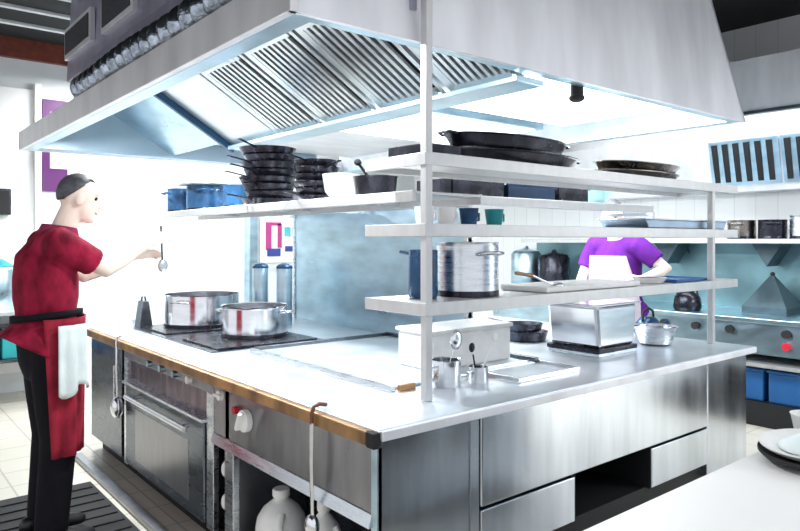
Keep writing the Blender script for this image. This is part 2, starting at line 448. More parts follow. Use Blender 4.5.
# ------------------------------------------------------------------ pans on the pot shelf
def fry(label, loc, r, h, rz, mat=IRON, group='dark pans stacked on the pot shelf', hl=.19, tilt=(0, 0)):
    t = thing('frying_pan', label, 'pan', loc, group)
    MB().lathe([(0, 0), (r*.82, 0), (r*.9, .006), (r, h), (r*1.015, h), (r*.985, h-.004), (r*.80, .009), (0, .007)], seg=36).build('pan_body', mat, t, world=False, smooth=40)
    MB().tube([(r*.97, 0, h*.75), (r+.04, 0, h*.95), (r+hl, 0, h*1.25)], [(.005, .015), (.005, .011), (.005, .014)], 8, ref=(0, 0, 1)).build('handle', mat, t, world=False, smooth=60)
    t.rotation_euler = (tilt[0], tilt[1], rz)
    return t
ordw = ['lowest', 'second from the bottom', 'third from the bottom', 'fourth from the bottom', 'fifth from the bottom', 'sixth from the bottom', 'seventh from the bottom', 'topmost']
z = 1.772
for k in range(8):
    fry('black pan in the tall stack on the pot shelf, ' + ordw[k], (.76 + random.uniform(-.02, .02), 2.17 + random.uniform(-.02, .02), z), .178 + random.uniform(-.015, .012), .046, R(random.choice((200, 215, 165, 250, 30, 300))))
    z += .0475
z = 1.772
for k in range(6):
    fry('black pan in the low stack beside the tall stack, ' + (ordw[k] if k < 5 else 'topmost'), (.76 + random.uniform(-.015, .015), 1.60 + random.uniform(-.01, .01), z), .135 + random.uniform(-.012, .01), .040, R(random.choice((205, 235, 320, 260))))
    z += .042
# white colander tub with a dark lid
t = thing('serving_bowl', 'black bowl with a knobbed spoon on the near end of the pot shelf', 'bowl', (.72, .96, 1.772))
MB().lathe([(0, 0), (.09, 0), (.105, .01), (.115, .10), (.12, .105), (.11, .10), (.10, .02), (0, .012)], seg=36).build('bowl_shell', IRON, t, world=False, smooth=40)
MB().tube([(.06, .05, .04), (-.03, .06, .14), (-.06, .065, .175)], .008, 8).ell((-.065, .066, .182), (.02, .02, .017)).build('spoon_knob', RUBBER, t, world=False, smooth=60)
t = thing('white_bowl', 'white bowl beside the black bowl on the pot shelf', 'bowl', (.68, 1.22, 1.772))
MB().lathe([(0, 0), (.05, 0), (.085, .04), (.10, .13), (.103, .135), (.095, .13), (.08, .05), (0, .01)], seg=32).build('bowl_shell', CERAMIC, t, world=False, smooth=40)
# blue pots at far end
for i, (x, y, r, h, lab) in enumerate(((.76, 3.66, .12, .20, 'blue pot at the far end of the pot shelf'), (.77, 3.20, .15, .20, 'blue pot under a white cloth on the pot shelf'), (.80, 2.66, .13, .17, 'blue pot beside the tall pan stack'))):
    stockpot('enamel_pot', lab, (x, y, 1.772), r, h, BLUEPAN, True, 1.1*i, 'blue pots on the pot shelf')
t = MB()
def clothfn(u, v):
    a = (u-.5)*.38; b = (v-.5)*.42
    rr = min(1, math.hypot(a/.19, b/.21))
    z = 1.978 + .15*math.sqrt(max(0, 1 - rr**2.2)) + .014*math.sin(16*a+3)*math.cos(13*b)*(1-rr)
    return (.77 + a, 3.20 + b, z)
tag(place(t.grid(clothfn, 26, 26).build('kitchen_cloth', TOWELM, smooth=180, solid=.008), (.77, 3.20, 1.978)), 'white cloth bunched on top of a blue pot on the pot shelf', 'cloth')

# ------------------------------------------------------------------ things on the rack
def oval(name, label, loc, r, h, sy, mat, rz=0, group=None, cat='pan', handle=True):
    t = thing(name, label, cat, loc, group)
    MB().lathe([(0, 0), (r*.78, 0), (r*.9, .008), (r, h), (r*1.03, h+.003), (r*1.03, h+.008), (r*.98, h+.004), (r*.85, .012), (0, .010)], seg=44, sy=sy).build('pan_body', mat, t, world=False, smooth=40)
    if handle:
        for s in (1, -1):
            MB().tube([(s*r, -.05, h), (s*(r+.035), -.035, h+.006), (s*(r+.035), .035, h+.006), (s*r, .05, h)], .007, 8).build('handle', mat, t, world=False, smooth=60)
    t.rotation_euler = (0, 0, rz)
    return t
oval('roasting_pan', 'large black oval pan on the top rack shelf, under another', (1.17, .40, 1.904), .44, .055, .42, IRON, 0, 'black oval pans on the top rack shelf')
oval('roasting_pan', 'large black oval pan on the top rack shelf, topmost of two', (1.12, .40, 1.972), .40, .06, .42, IRON, 0, 'black oval pans on the top rack shelf')
GREY_PAN = metal('grey_pan_steel', (.26, .24, .22), .25, (1, 1, 1), 9, .4)
oval('roasting_pan', 'grey oval pan at the right end of the top shelf, lower of two', (2.25, .40, 1.904), .40, .035, .4, GREY_PAN, 0, 'grey oval pans on the top rack shelf', 'pan', False)
oval('roasting_pan', 'grey oval pan at the right end of the top shelf, upper of two', (2.27, .40, 1.950), .39, .04, .4, GREY_PAN, 0, 'grey oval pans on the top rack shelf', 'pan', False)
t = thing('black_tray', 'small black tray beside the post on the top rack shelf', 'tray', (.55, .38, 1.904))
m = MB().box(-.11, .11, -.12, .12, 0, .01)
for a in ((-.11, -.10, -.12, .12), (.10, .11, -.12, .12), (-.11, .11, -.12, -.11), (-.11, .11, .11, .12)): m.box(*a, 0, .05)
m.build('tray_shell', IRON, t, world=False, bevel=.003)
# rear shelf: dark trays
for i, (x, w, mat, lab, h) in enumerate(((1.22, .40, IRON, 'black tray on the rear rack shelf, nearest to the tall post', .10), (1.66, .42, metal('navy_tray', (.015, .04, .09), .3, (1, 1, 1), 5, .3, .5), 'dark blue tray on the rear rack shelf between two black trays', .085), (2.05, .30, IRON, 'black tray on the rear rack shelf, right of the blue tray', .09))):
    t = thing('deep_tray', lab, 'tray', (x, .84, 1.775), 'deep trays on the rear rack shelf')
    m = MB().box(-w/2, w/2, -.14, .14, 0, .008)
    m.box(-w/2, w/2, -.14, -.132, 0, h); m.box(-w/2, w/2, .132, .14, 0, h); m.box(-w/2, -w/2+.008, -.14, .14, 0, h); m.box(w/2-.008, w/2, -.14, .14, 0, h)
    m.build('tray_shell', mat, t, world=False, bevel=.002)
    MB().box(-w/2-.012, w/2+.012, -.15, -.138, h-.004, h+.006).build('rim', mat, t, world=False, bevel=.002)
t = thing('mixing_bowl', 'pale teal bowl at the right end of the rear rack shelf', 'bowl', (2.42, .84, 1.775))
MB().lathe([(0, 0), (.07, 0), (.12, .04), (.15, .11), (.155, .115), (.145, .11), (.11, .045), (0, .01)], seg=32).build('bowl_shell', paint('pale_teal', (.35, .62, .64), .3), t, world=False, smooth=40)
# mid shelf
t = thing('steel_tray', 'long blue-grey steel tray at the right end of the middle rack shelf', 'tray', (2.60, .40, 1.617))
m = MB().prism([(-.46, 0), (.46, 0), (.50, .055), (-.50, .055)], 1, -.15, .15); m.build('tray_shell', metal('blue_grey_tray_steel', (.30, .38, .48), .3, (1, 1, 1), 3, .2), t, world=False, bevel=.008)
MB().box(-.52, .52, -.165, .165, .05, .058).build('rim', POLISH, t, world=False, bevel=.003)
for i, (x, mat, lab) in enumerate(((.53, CERAMIC, 'small white cup on the middle rack shelf beside the tall post'), (.66, CERAMIC, 'small white cup on the middle rack shelf, second from the tall post'), (.80, BLUEPAN, 'small dark blue cup on the middle rack shelf beside white cups'), (.97, TEAL, 'small teal cup on the middle rack shelf, rightmost of the cups'))):
    t = thing('cup', lab, 'cup', (x, .36, 1.617), 'small cups on the middle rack shelf')
    MB().lathe([(0, 0), (.032, 0), (.036, .006), (.045, .075), (.047, .078), (.042, .075), (.033, .01), (0, .008)], seg=24).build('cup_body', mat, t, world=False, smooth=40)
    MB().tube([(.042, 0, .06), (.066, 0, .055), (.066, 0, .025), (.038, 0, .02)], .006, 8).build('handle', mat, t, world=False, smooth=60)
# lower shelf
t = stockpot('stockpot', 'tall polished steel pot on the lowest rack shelf beside the post', (.83, .40, 1.295), .145, .245, STEEL, True, 1.5)
t = thing('saucepan', 'narrow dark pan wedged between the post and the tall pot', 'pan', (.575, .42, 1.295))
MB().lathe([(0, 0), (.06, 0), (.065, .01), (.065, .21), (.06, .212), (.058, .02), (0, .012)], seg=28).build('pan_body', BLUEPAN, t, world=False, smooth=40)
MB().tube([(.0, .06, .19), (.0, .16, .20)], .008, 8).build('handle', BLUEPAN, t, world=False, smooth=60)
t = thing('ladle', 'ladle with a brass-coloured grip lying beside the tall pot on the lowest shelf', 'ladle', (1.08, .27, 1.295))
MB().tube([(-.06, 0, .10), (.06, 0, .085)], .009, 8).build('grip', BRASS, t, world=False, smooth=60)
MB().tube([(.06, 0, .085), (.22, .0, .03)], .006, 8).build('handle', POLISH, t, world=False, smooth=60)
MB().ell((.25, 0, .025), (.04, .035, .024)).build('bowl', POLISH, t, world=False, smooth=180)
t = thing('chopping_board', 'long white chopping board lying on the lowest rack shelf', 'board', (1.60, .38, 1.295))
MB().box(-.40, .42, -.15, .15, 0, .028).build('board_slab', PLASTIC_W, t, world=False, bevel=.006)
MB().box(.44, .46, -.06, .06, .004, .024).box(.42, .44, -.06, -.045, .004, .024).box(.42, .44, .045, .06, .004, .024).build('handle', PLASTIC_W, t, world=False)
t = thing('small_dish', 'small dish of dark red sauce near the other cook\'s hand', 'dish', (2.30, .34, 1.295))
MB().lathe([(0, 0), (.07, 0), (.10, .03), (.103, .033), (.095, .03), (.06, .008), (0, .007)], seg=28).build('dish_shell', CERAMIC, t, world=False, smooth=40)
MB().lathe([(0, .034), (.05, .032), (.09, .024), (.06, .01), (0, .01)], seg=28).build('sauce', FOODR, t, world=False, smooth=60)
t = thing('blue_tray', 'thin blue tray lying at the right end of the lowest shelf', 'tray', (2.62, .38, 1.295))
MB().box(-.18, .2, -.13, .13, 0, .008).build('tray_base', BLUE, t, world=False)
MB().box(-.18, .2, -.14, -.128, 0, .018).box(-.18, .2, .128, .14, 0, .018).box(-.19, -.178, -.14, .14, 0, .018).box(.198, .21, -.14, .14, 0, .018).build('rim', BLUE, t, world=False, bevel=.003)

# ------------------------------------------------------------------ things on the worktop under the rack
def cup(label, loc, r, h, items):
    t = thing('utensil_pot', label, 'pot', loc, 'small steel pots beside the tall post')
    MB().lathe([(0, 0), (r*.95, 0), (r, .006), (r, h), (r*1.05, h+.004), (r*.95, h), (r*.93, .012), (0, .01)], seg=28).build('pot_body', POLISH, t, world=False, smooth=40)
    MB().tube([(-r*.9, -.2*r, h*.8), (-r-.035, -.2*r, h*.78), (-r-.035, -.2*r, h*.3), (-r*.9, -.2*r, h*.25)], .005, 8).build('handle', POLISH, t, world=False, smooth=60)
    return t
cup('small steel pot beside the tall post, the larger of two', (.665, .37, .9), .068, .115, 0)
cup('small steel pot right of a larger one, holding spoons', (.83, .33, .9), .046, .07, 0)
def spoon(label, p0, p1, mat, br):
    p0, p1 = Vector(p0), Vector(p1)
    t = thing('spoon', label, 'spoon', tuple(p0), 'spoons standing in the small steel pots')
    MB().tube([p0, p0.lerp(p1, .75)], [(.005, .003), (.004, .003)], 8).build('handle', mat, t, smooth=60)
    MB().ell(tuple(p1), (br*.8, br*.35, br)).build('bowl', mat, t, smooth=180)
spoon('spoon with a wide bowl standing in the larger small pot', (.665, .37, .93), (.72, .36, 1.10), POLISH, .045)
spoon('spoon leaning left out of the smaller steel pot', (.82, .33, .93), (.80, .34, 1.06), IRON, .022)
spoon('white spoon leaning right out of the smaller steel pot', (.84, .33, .93), (.92, .31, 1.10), PLASTIC_W, .022)
t = thing('white_box', 'white plastic box standing under the rack behind the small pots', 'box', (1.05, .72, .914))
MB().box(-.27, .30, -.13, .13, 0, .175).build('box_shell', PLASTIC_W, t, world=False, bevel=.012)
MB().box(-.28, .31, -.14, .14, .175, .195).build('lid', PLASTIC_W, t, world=False, bevel=.006)
t = thing('steel_tray', 'flat steel tray lying on the worktop beside the spoons', 'tray', (1.15, .34, .9))
MB().box(-.18, .25, -.14, .14, 0, .008).build('tray_base', STEEL_TOP, t, world=False)
MB().box(-.19, .26, -.15, -.138, 0, .022).box(-.19, .26, .138, .15, 0, .022).box(-.20, -.188, -.15, .15, 0, .022).box(.25, .262, -.15, .15, 0, .022).build('rim', POLISH, t, world=False, bevel=.003)
t = thing('gastronorm_pan', 'big rectangular steel container with a dark foot under the lowest shelf', 'container', (1.98, .52, .9))
m = MB().prism([(-.175, .045), (.175, .045), (.20, .285), (-.20, .285)], 1, -.17, .17); m.build('container_body', POLISH, t, world=False, bevel=.02)
MB().box(-.22, .22, -.19, .19, .283, .293).build('rim', POLISH, t, world=False, bevel=.004)
MB().box(-.19, .19, -.18, .18, .02, .046).build('foot', IRON, t, world=False, bevel=.004)['label'] = 'black foot'
MB().box(-.185, .185, -.175, .175, 0, .021).build('stand', STEEL, t, world=False, bevel=.004)
t = thing('steel_bowl', 'steel bowl on the worktop between the big container and the far post', 'bowl', (2.50, .42, .9))
MB().lathe([(0, 0), (.08, 0), (.10, .012), (.125, .10), (.14, .115), (.12, .11), (.09, .02), (0, .01)], seg=36).build('bowl_shell', STEEL, t, world=False, smooth=40)
MB().tube([(.13*math.cos(a/5*math.pi*2/1), .13*math.sin(a/5*math.pi*2), .108) for a in range(6)], .004, 6).build('rim', POLISH, t, world=False, smooth=60)
for i, (x, y, r, lab) in enumerate(((2.02, 1.05, .14, 'black frying pan on the worktop left of the big container, lower of two'), (2.75, 1.02, .16, 'black frying pan behind the steel bowl'))):
    fry(lab, (x, y, .9), r, .06, R(65 + 60*i), IRON, 'black pans on the worktop', .15)
fry('black frying pan on the worktop left of the big container, topmost of two', (2.0, 1.05, .962), .12, .05, R(100), IRON, 'black pans on the worktop', .15)
t = thing('kettle', 'round dark blue kettle on the worktop beyond the far post', 'kettle', (2.76, .62, .9))
MB().lathe([(0, 0), (.075, 0), (.09, .03), (.085, .09), (.05, .13), (.0, .14)], seg=28).build('kettle_body', BLUEPAN, t, world=False, smooth=60)
MB().tube([(-.07, 0, .11), (-.06, 0, .17), (0, 0, .195), (.06, 0, .17), (.07, 0, .11)], .008, 8).build('handle', RUBBER, t, world=False, smooth=60)
MB().tube([(0, -.07, .06), (0, -.12, .10), (0, -.135, .13)], [.014, .010, .008], 8).build('spout', BLUEPAN, t, world=False, smooth=60)
# left end of the worktop
t = thing('tub', 'small white tub at the far left end of the worktop', 'tub', (.16, 3.2, .9))
MB().lathe([(0, 0), (.05, 0), (.06, .07), (.064, .075), (.055, .07), (.045, .01), (0, .008)], seg=28).build('tub_body', CERAMIC, t, world=False, smooth=40)
MB().lathe([(0, .06), (.052, .06)], seg=28).build('contents', NAVY, t, world=False)
t = thing('grater', 'dark grey wedge-shaped grater leaning at the far left end of the worktop', 'grater', (.42, 3.40, .9))
MB().prism([(-.05, 0), (.05, 0), (.02, .2), (-.02, .2)], 1, -.06, .06).build('grater_body', STEEL_DK, t, world=False, bevel=.004)
MB().tube([(-.015, 0, .2), (-.01, 0, .23), (.01, 0, .23), (.015, 0, .2)], .007, 8).build('handle', RUBBER, t, world=False, smooth=60)
t.location.y = 3.24; t.location.x = .30; WL[t.name] = t.location.copy()

# ------------------------------------------------------------------ exhaust hood over the island
hd = thing('exhaust_hood', 'huge steel exhaust hood hanging over the island', 'hood', (1.0, 1.8, 2.2))
X0, X1, Y0, Y1 = -.437, 2.43, -.162, 3.69
m = MB().prism([(X0, 2.2), (X0+.03, 2.2), (X0+.03, 2.33), (X0, 2.33)], 1, Y0, Y1); m.build('left_lip', STEEL_LIP, hd, bevel=.003)
# near face: slopes gently back and its right edge leans inwards
m = MB()
a = [(X0, Y0, 2.2), (X1, Y0, 2.2), (1.98, Y0+.08, 3.18), (X0+.10, Y0+.08, 3.18)]
b = [(p[0], p[1]+.02, p[2]) for p in a]
m.face_box([a[0], a[1], b[1], b[0], a[3], a[2], b[2], b[3]]); m.build('near_face', STEEL_HOOD, hd)
MB().box(.012, .034, Y0-.002, Y0+.02, 2.30, 2.6).build('seam_strip', STEEL_PLENUM, hd)
m = MB()
a = [(X1, Y0, 2.2), (X1, Y1, 2.2), (1.98, Y1-.1, 3.18), (1.98, Y0+.08, 3.18)]
b = [(p[0]-.02, p[1], p[2]) for p in a]
m.face_box([a[0], a[1], b[1], b[0], a[3], a[2], b[2], b[3]]); m.build('right_face', STEEL_HOOD, hd)
MB().box(X0, X1, Y1-.02, Y1, 2.2, 2.33).build('far_lip', STEEL_LIP, hd)
# inner trough edges
MB().box(X0+.03, X0+.10, Y0+.02, Y1-.02, 2.2, 2.215).build('left_trough', STEEL_BLUE, hd)
MB().box(X0+.10, X1-.03, Y0+.02, Y0+.06, 2.2, 2.215).build('near_trough', STEEL_BLUE, hd)
MB().box(X1-.09, X1-.021, Y0+.06, Y1-.02, 2.2, 2.215).build('right_trough', STEEL_BLUE, hd)
# roof of the left slope, filters and gutter
MB().prism([(X0+.03, 2.33), (.14, 2.52), (.14, 2.54), (X0+.03, 2.35)], 1, Y0+.02, Y1-.02).build('inner_roof', STEEL_LIP, hd)
MB().box(.60, .76, Y0+.06, 2.46, 2.165, 2.19).build('grease_gutter', STEEL_BLUE, hd, bevel=.004)
sl = math.atan2(.30, .50)
def on(u, off):      # point on the filter slope, u in metres down from its top, off outwards below
    return (.14 + u*math.cos(sl) - off*math.sin(sl), 2.51 - u*math.sin(sl) - off*math.cos(sl))
def slab(y0, y1, u0, u1, o0, o1, mb):
    mb.prism([on(u0, o0), on(u1, o0), on(u1, o1), on(u0, o1)], 1, y0, y1)
m = MB(); slab(1.86, 2.46, 0, .60, -.01, .012, m); m.build('blank_panel', FILTER, hd, bevel=.003)
for y0, y1 in ((1.33, 1.84), (.83, 1.31), (.33, .81), (-.10, .31)):
    m = MB(); slab(y0+.004, y1-.004, 0, .60, -.02, -.012, m)
    f = m.build('filter', BLACK, hd)
    m = MB()
    slab(y0+.004, y0+.03, 0, .60, -.012, .012, m); slab(y1-.05, y1-.004, 0, .60, -.012, .012, m)
    slab(y0+.05, y1-.05, 0, .035, -.012, .012, m); slab(y0+.05, y1-.05, .56, .60, -.012, .012, m)
    m.build('filter_frame', FILTER, f)
    m = MB(); n = 8; w = (y1-y0-.1)/n
    for k in range(n):
        slab(y0+.05+k*w+w*.42, y0+.05+k*w+w*.90, .035, .56, -.002, .012, m)
    m.build('baffles', FILTER, f)
# far end panel with its dark edge strip
m = MB(); slab(2.47, 2.50, -.02, .62, -.02, .05, m); m.build('filter_end_strip', metal('navy_strip_steel', (.03, .09, .18), .35, (1, 1, 1), 5, .3, .5), hd)
MB().prism([(X0+.04, 2.21), (2.0, 2.21), (2.0, 2.6), (.1, 2.6)], 1, 3.55, 3.57).build('far_inner_panel', metal('grey_blue_panel', (.32, .42, .50), .4, (1, 1, 1), 2, .15, .6), hd)
MB().prism([(.14, 2.53), (.64, 2.23), (.66, 2.25), (.16, 2.56)], 1, 2.5, 3.55).build('far_slope', STEEL_BLUE, hd)
# lamp ceiling of the right half
MB().box(.80, 2.34, Y0+.06, 3.5, 2.34, 2.36).build('inner_ceiling', STEEL_LIP, hd)
for y0, y1 in ((.0, .95), (1.1, 2.05)):
    f = MB().box(.88, 2.26, y0, y1, 2.30, 2.34).build('light_box', STEEL_BLUE, hd, bevel=.003)
    MB().box(.92, 2.22, y0+.04, y1-.04, 2.294, 2.30).build('diffuser', LAMPG, f)
# small bulkhead lamps under the left slope
for y in (.25, 1.4, 2.9):
    f = MB().tube([(-.18, y, 2.40), (-.18, y, 2.345)], .045, 20).build('lamp_housing', ALU, hd, smooth=40)
    MB().ell((-.18, y, 2.342), (.04, .04, .03)).build('lamp_glass', LAMPS, f, smooth=180)
MB().tube([(1.02, Y0+.09, 2.215), (1.02, Y0+.09, 2.165)], .028, 16).ell((1.02, Y0+.09, 2.160), (.034, .034, .02)).build('sprinkler_nozzle', RUBBER, hd, smooth=60)
# upper plenum with two dark grilles
m = MB(); m.prism([(-.27, 2.60), (1.8, 2.60), (1.8, 3.18), (-.24, 3.18)], 1, -.04, 3.05); m.build('plenum', STEEL_PLENUM, hd, bevel=.004)
MB().prism([(X0+.05, 2.335), (-.27, 2.335), (-.27, 2.60), (-.31, 2.60)], 1, -.04, 2.45).build('ledge', STEEL_PLENUM, hd)
for y0, y1, z0, z1 in ((2.44, 2.98, 2.76, 2.90), (1.68, 2.16, 2.74, 3.02)):
    f = MB().box(-.292, -.262, y0-.03, y1+.03, z0-.03, z1+.03).build('vent_frame', STEEL_LIP, hd, bevel=.003)
    MB().box(-.297, -.291, y0, y1, z0, z1).build('vent_mesh', paint('dark_vent_mesh', (.03, .03, .04), .7, 90, .8), f)
# corrugated duct on the lip
m = MB(); pts = []; rd = []
N = 130
for k in range(N+1):
    yy = -.1 + 2.45*k/N
    pts.append((-.335, yy, 2.425 + .006*math.sin(yy*5)))
    rd.append(.072 + .014*math.sin(yy*2*math.pi/.115))
m.tube(pts, rd, 22, ref=(0, 0, 1))
duct = tag(place(m.build('flexible_duct', metal('silver_duct_foil', (.34, .38, .44), .18, (1, 1, 1), 26, .5, 1.0, .9), smooth=180), (-.335, 1.1, 2.35)), 'corrugated silver duct lying along the left side of the hood', 'duct')

hd.location = (1.593, 2.695, 2.360); hd.scale = (1.246,)*3; WL[hd.name] = hd.location.copy()
duct.location = (-.070, 1.823, 2.547); duct.scale = (1.246,)*3

# ------------------------------------------------------------------ foreground worktop with plates
t = thing('serving_counter', 'white counter top in the near right foreground', 'counter', (.5, -1.25, 0))
MB().box(-.42, 2.0, -1.62, -.925, .86, .9).build('counter_top', WHITE_TOP, t, bevel=.003)
MB().box(-.34, 1.95, -1.56, -.98, .08, .86).build('counter_body', STEEL_FRONT, t)
MB().box(-.30, 1.9, -1.52, -1.02, 0, .08).build('plinth', BLACK, t)
t = thing('plate_shadow_foot', 'black oval dish standing in for shadow and foot under the white plate', 'plate_shadow_foot', (.80, -1.085, .9))  # solid black dish stands in for the plate's shadow and dark foot
MB().lathe([(0, 0), (.12, 0), (.17, .012), (.185, .026), (.185, .034), (.17, .024), (0, .012)], seg=44, sy=.86).build('shadow_foot_dish', RUBBER, t, world=False, smooth=40)
t = thing('plate', 'white plate lying on its black foot and shadow at the right edge', 'plate', (.805, -1.075, .913))
MB().lathe([(0, 0), (.10, 0), (.155, .02), (.172, .032), (.172, .038), (.15, .031), (.10, .014), (0, .012)], seg=44, sy=.86).build('plate_dish', CERAMIC, t, world=False, smooth=40)
m = MB()
def lump(u, v):
    a = u*2*math.pi; rr = .11*v
    return (.81 + rr*math.cos(a)*1.1, -1.07 + rr*math.sin(a)*.85, .938 + .035*(1-v*v) + .008*math.sin(3*a)*v*(1-v)*4)
m.grid(lump, 30, 8)
tag(place(m.build('folded_napkin', TOWELM, smooth=180, solid=.006), (.81, -1.07, .93)), 'white napkin heaped on the white plate', 'napkin')
t = thing('small_bowl', 'small white bowl at the right edge behind the white plate', 'bowl', (1.02, -.985, .9))
MB().lathe([(0, 0), (.035, 0), (.05, .03), (.06, .08), (.063, .083), (.055, .08), (.04, .02), (0, .01)], seg=28).build('bowl_shell', CERAMIC, t, world=False, smooth=40)

# ------------------------------------------------------------------ back wall things
t = thing('notice_board', 'white notice board with pink, teal and navy prints on the back wall', 'board', (2.95, 5.93, 1.3))
MB().box(2.68, 3.27, 5.96, 6.0, 1.26, 1.86).build('board_sheet', PLASTIC_W, t)
MB().box(2.76, 2.84, 5.952, 5.96, 1.42, 1.74).box(2.76, 2.98, 5.952, 5.96, 1.74, 1.78).box(2.93, 2.99, 5.952, 5.96, 1.45, 1.76).build('pink_print', PINK, t)
MB().box(2.78, 2.97, 5.950, 5.957, 1.34, 1.44).build('navy_print', NAVY, t)
MB().box(3.03, 3.12, 5.952, 5.96, 1.60, 1.72).box(3.15, 3.24, 5.952, 5.96, 1.60, 1.72).build('teal_print', TEALP, t)
MB().box(3.04, 3.23, 5.952, 5.96, 1.40, 1.47).build('navy_caption_block', NAVY, t)
tag(place(MB().box(2.48, 2.60, 5.86, 6.0, 0, 2.0).build('pipe_cover', STEEL_BLUE, bevel=.01), (2.54, 5.93, 0)), 'grey-green vertical pipe cover on the back wall left of the notice board', 'pipe')
t = thing('framed_poster', 'purple framed poster on the back wall above the cook in maroon', 'poster', (.30, 5.98, 2.1))
MB().box(.22, .62, 5.975, 5.995, 2.10, 2.98).build('sheet', PLASTIC_W, t)
for a in ((.18, .25, 2.06, 3.02), (.25, .42, 2.90, 3.02), (.25, .42, 2.06, 2.30)):
    MB().box(a[0], a[1], 5.955, 5.998, a[2], a[3]).build('frame', PURPLEP, t)
MB().ell((.40, 5.97, 2.78), (.06, .008, .05)).build('green_print', TEALP, t, smooth=180)
t = thing('wall_box', 'small dark box on the back wall at the left edge', 'box', (-.2, 5.9, 1.82))
MB().box(-.34, -.125, 5.84, 5.99, 1.80, 2.06).build('box_shell', IRON, t, bevel=.01)
MB().box(-.32, -.145, 5.832, 5.84, 1.82, 2.04).build('front_grille', RUBBER, t)
# rear left bench
t = thing('steel_bench', 'steel bench with undershelves at the back left, behind the cook', 'bench', (-.6, 5.5, 0))
MB().box(-1.6, .30, 5.2, 5.95, .86, .9).build('bench_top', STEEL_TOP, t, bevel=.004)
MB().box(-1.6, .30, 5.25, 5.95, .42, .45).build('undershelf', STEEL_DK, t)
for x in (-1.58, .24):
    for y in (5.22, 5.9): MB().box(x, x+.04, y, y+.04, 0, .86).build('leg', STEEL, t)
for i, (x, mat, lab) in enumerate(((-.55, BLUE, 'blue crate under the rear bench, left of a teal one'), (-.10, TEAL, 'teal crate under the rear bench'))):
    q = thing('storage_crate', lab, 'crate', (x, 5.5, .45), 'crates under the rear bench')
    MB().box(-.19, .19, -.2, .2, 0, .26).build('crate_shell', mat, q, world=False, bevel=.012)
    MB().box(-.2, .2, -.21, .21, .26, .285).build('lid', IRON, q, world=False, bevel=.006)
t = thing('coffee_urn', 'steel urn with a teal lid on the rear bench at the left edge', 'urn', (-.28, 5.55, .9))
MB().lathe([(0, 0), (.13, 0), (.14, .02), (.14, .36), (.12, .40)], seg=32).build('urn_body', STEEL_BLUE, t, world=False, smooth=40)
MB().lathe([(.0, .47), (.03, .47), (.08, .44), (.13, .40), (0, .40)], seg=32).build('lid', TEAL, t, world=False, smooth=40)
# floor mats
m = MB().box(-.95, -.20, 1.45, 2.75, 0, .012)
for k in range(10): m.box(-.93, -.22, 1.5+k*.125, 1.53+k*.125, .012, .02)
tag(place(m.build('rubber_mat', RUBBER), (-.58, 2.1, 0)), 'black ribbed rubber mat under the feet of the cook in maroon', 'mat')

# ------------------------------------------------------------------ right wall cook line
t = thing('wall_hood', 'steel wall hood with dark filter slots on the right wall', 'hood', (4.9, 1.2, 2.0))
MB().box(4.30, 4.33, -2.2, 3.2, 2.60, 3.03).build('fascia', STEEL_HOOD, t)
MB().box(4.28, 4.34, -2.2, 3.2, 2.575, 2.60).build('fascia_edge', STEEL_DK, t)
MB().box(4.33, 5.28, -2.2, 3.2, 2.98, 3.03).build('roof', STEEL_LIP, t)
MB().prism([(5.05, 2.0), (5.28, 2.0), (5.28, 2.98), (4.95, 2.55)], 1, -2.2, 3.2).build('inner_back', STEEL_LIP, t)
for y0, y1 in ((-.62, .0), (.02, .64), (.66, 1.28)):
    f = MB().prism([(5.03, 2.06), (5.05, 2.06), (4.95, 2.47), (4.93, 2.47)], 1, y0, y1).build('filter', STEEL_BLUE, t)
    m = MB()
    for k in range(6):
        yy = y0 + .05 + k*.098
        m.prism([(5.02, 2.09), (5.034, 2.09), (4.937, 2.44), (4.924, 2.44)], 1, yy, yy+.05)
    m.build('slots', BLACK, f)
MB().box(4.40, 4.6, -1.2, 2.6, 2.94, 2.975).build('lamp_strip', LAMPG, t)
t = thing('wall_shelf', 'steel wall shelf on dark triangular brackets along the right wall', 'shelf', (5.0, 1.0, 1.5))
MB().box(4.72, 5.28, -1.2, 3.4, 1.52, 1.56).build('shelf_board', ALU, t, bevel=.003)
for y in (.78, 1.74, 2.5):
    MB().prism([(y-.13, 1.52), (y+.13, 1.52), (y, 1.31)], 0, 5.0, 5.245).build('bracket', BRACKET, t)['label'] = 'dark triangular bracket'
for i, (y, r, h, mat, lab) in enumerate(((.99, .12, .17, GREY_PAN, 'grey pot on the wall shelf, left of the black one'), (.72, .115, .17, IRON, 'black pot on the wall shelf between two steel pots'), (.44, .13, .20, STEEL, 'steel pot on the wall shelf at the right edge'))):
    stockpot('stockpot', lab, (4.98, y, 1.56), r, h, mat, True, .4*i, 'pots on the wall shelf')
t = thing('cook_line', 'long teal-tinted steel cook line along the right wall', 'counter', (4.8, .8, 0))
MB().box(4.42, 5.28, -1.6, 3.6, .86, .9).build('counter_top', STEEL_BLUE, t, bevel=.004)
MB().box(5.25, 5.295, -1.6, 3.6, .9, 1.515).build('teal_tone_panel', metal('teal_tone_steel', (.17, .29, .32), .3, (1, 1, 1), 2, .3, .5), t)  # added panel, gives the wall below the shelf a darker teal
MB().box(4.46, 5.28, -1.6, 3.6, .60, .86).build('control_band', STEEL_BLUE, t)
MB().box(4.42, 5.28, -1.6, 3.6, .50, .53).build('undershelf', ALU, t)
for y in (-1.55, .08, 1.9, 3.5): MB().box(4.46, 4.51, y, y+.05, .2, .60).build('leg', STEEL, t)
MB().box(5.2, 5.27, -1.6, 3.6, .2, .60).build('back_panel', BLACK, t)
MB().box(4.47, 5.27, -1.6, 3.6, .0, .2).build('plinth', BLACK, t)
for y in (.40, .85, 1.15, 1.45):
    MB().tube([(4.46, y, .79), (4.42, y, .79)], .034, 14).build('knob', RUBBER, t, smooth=40)
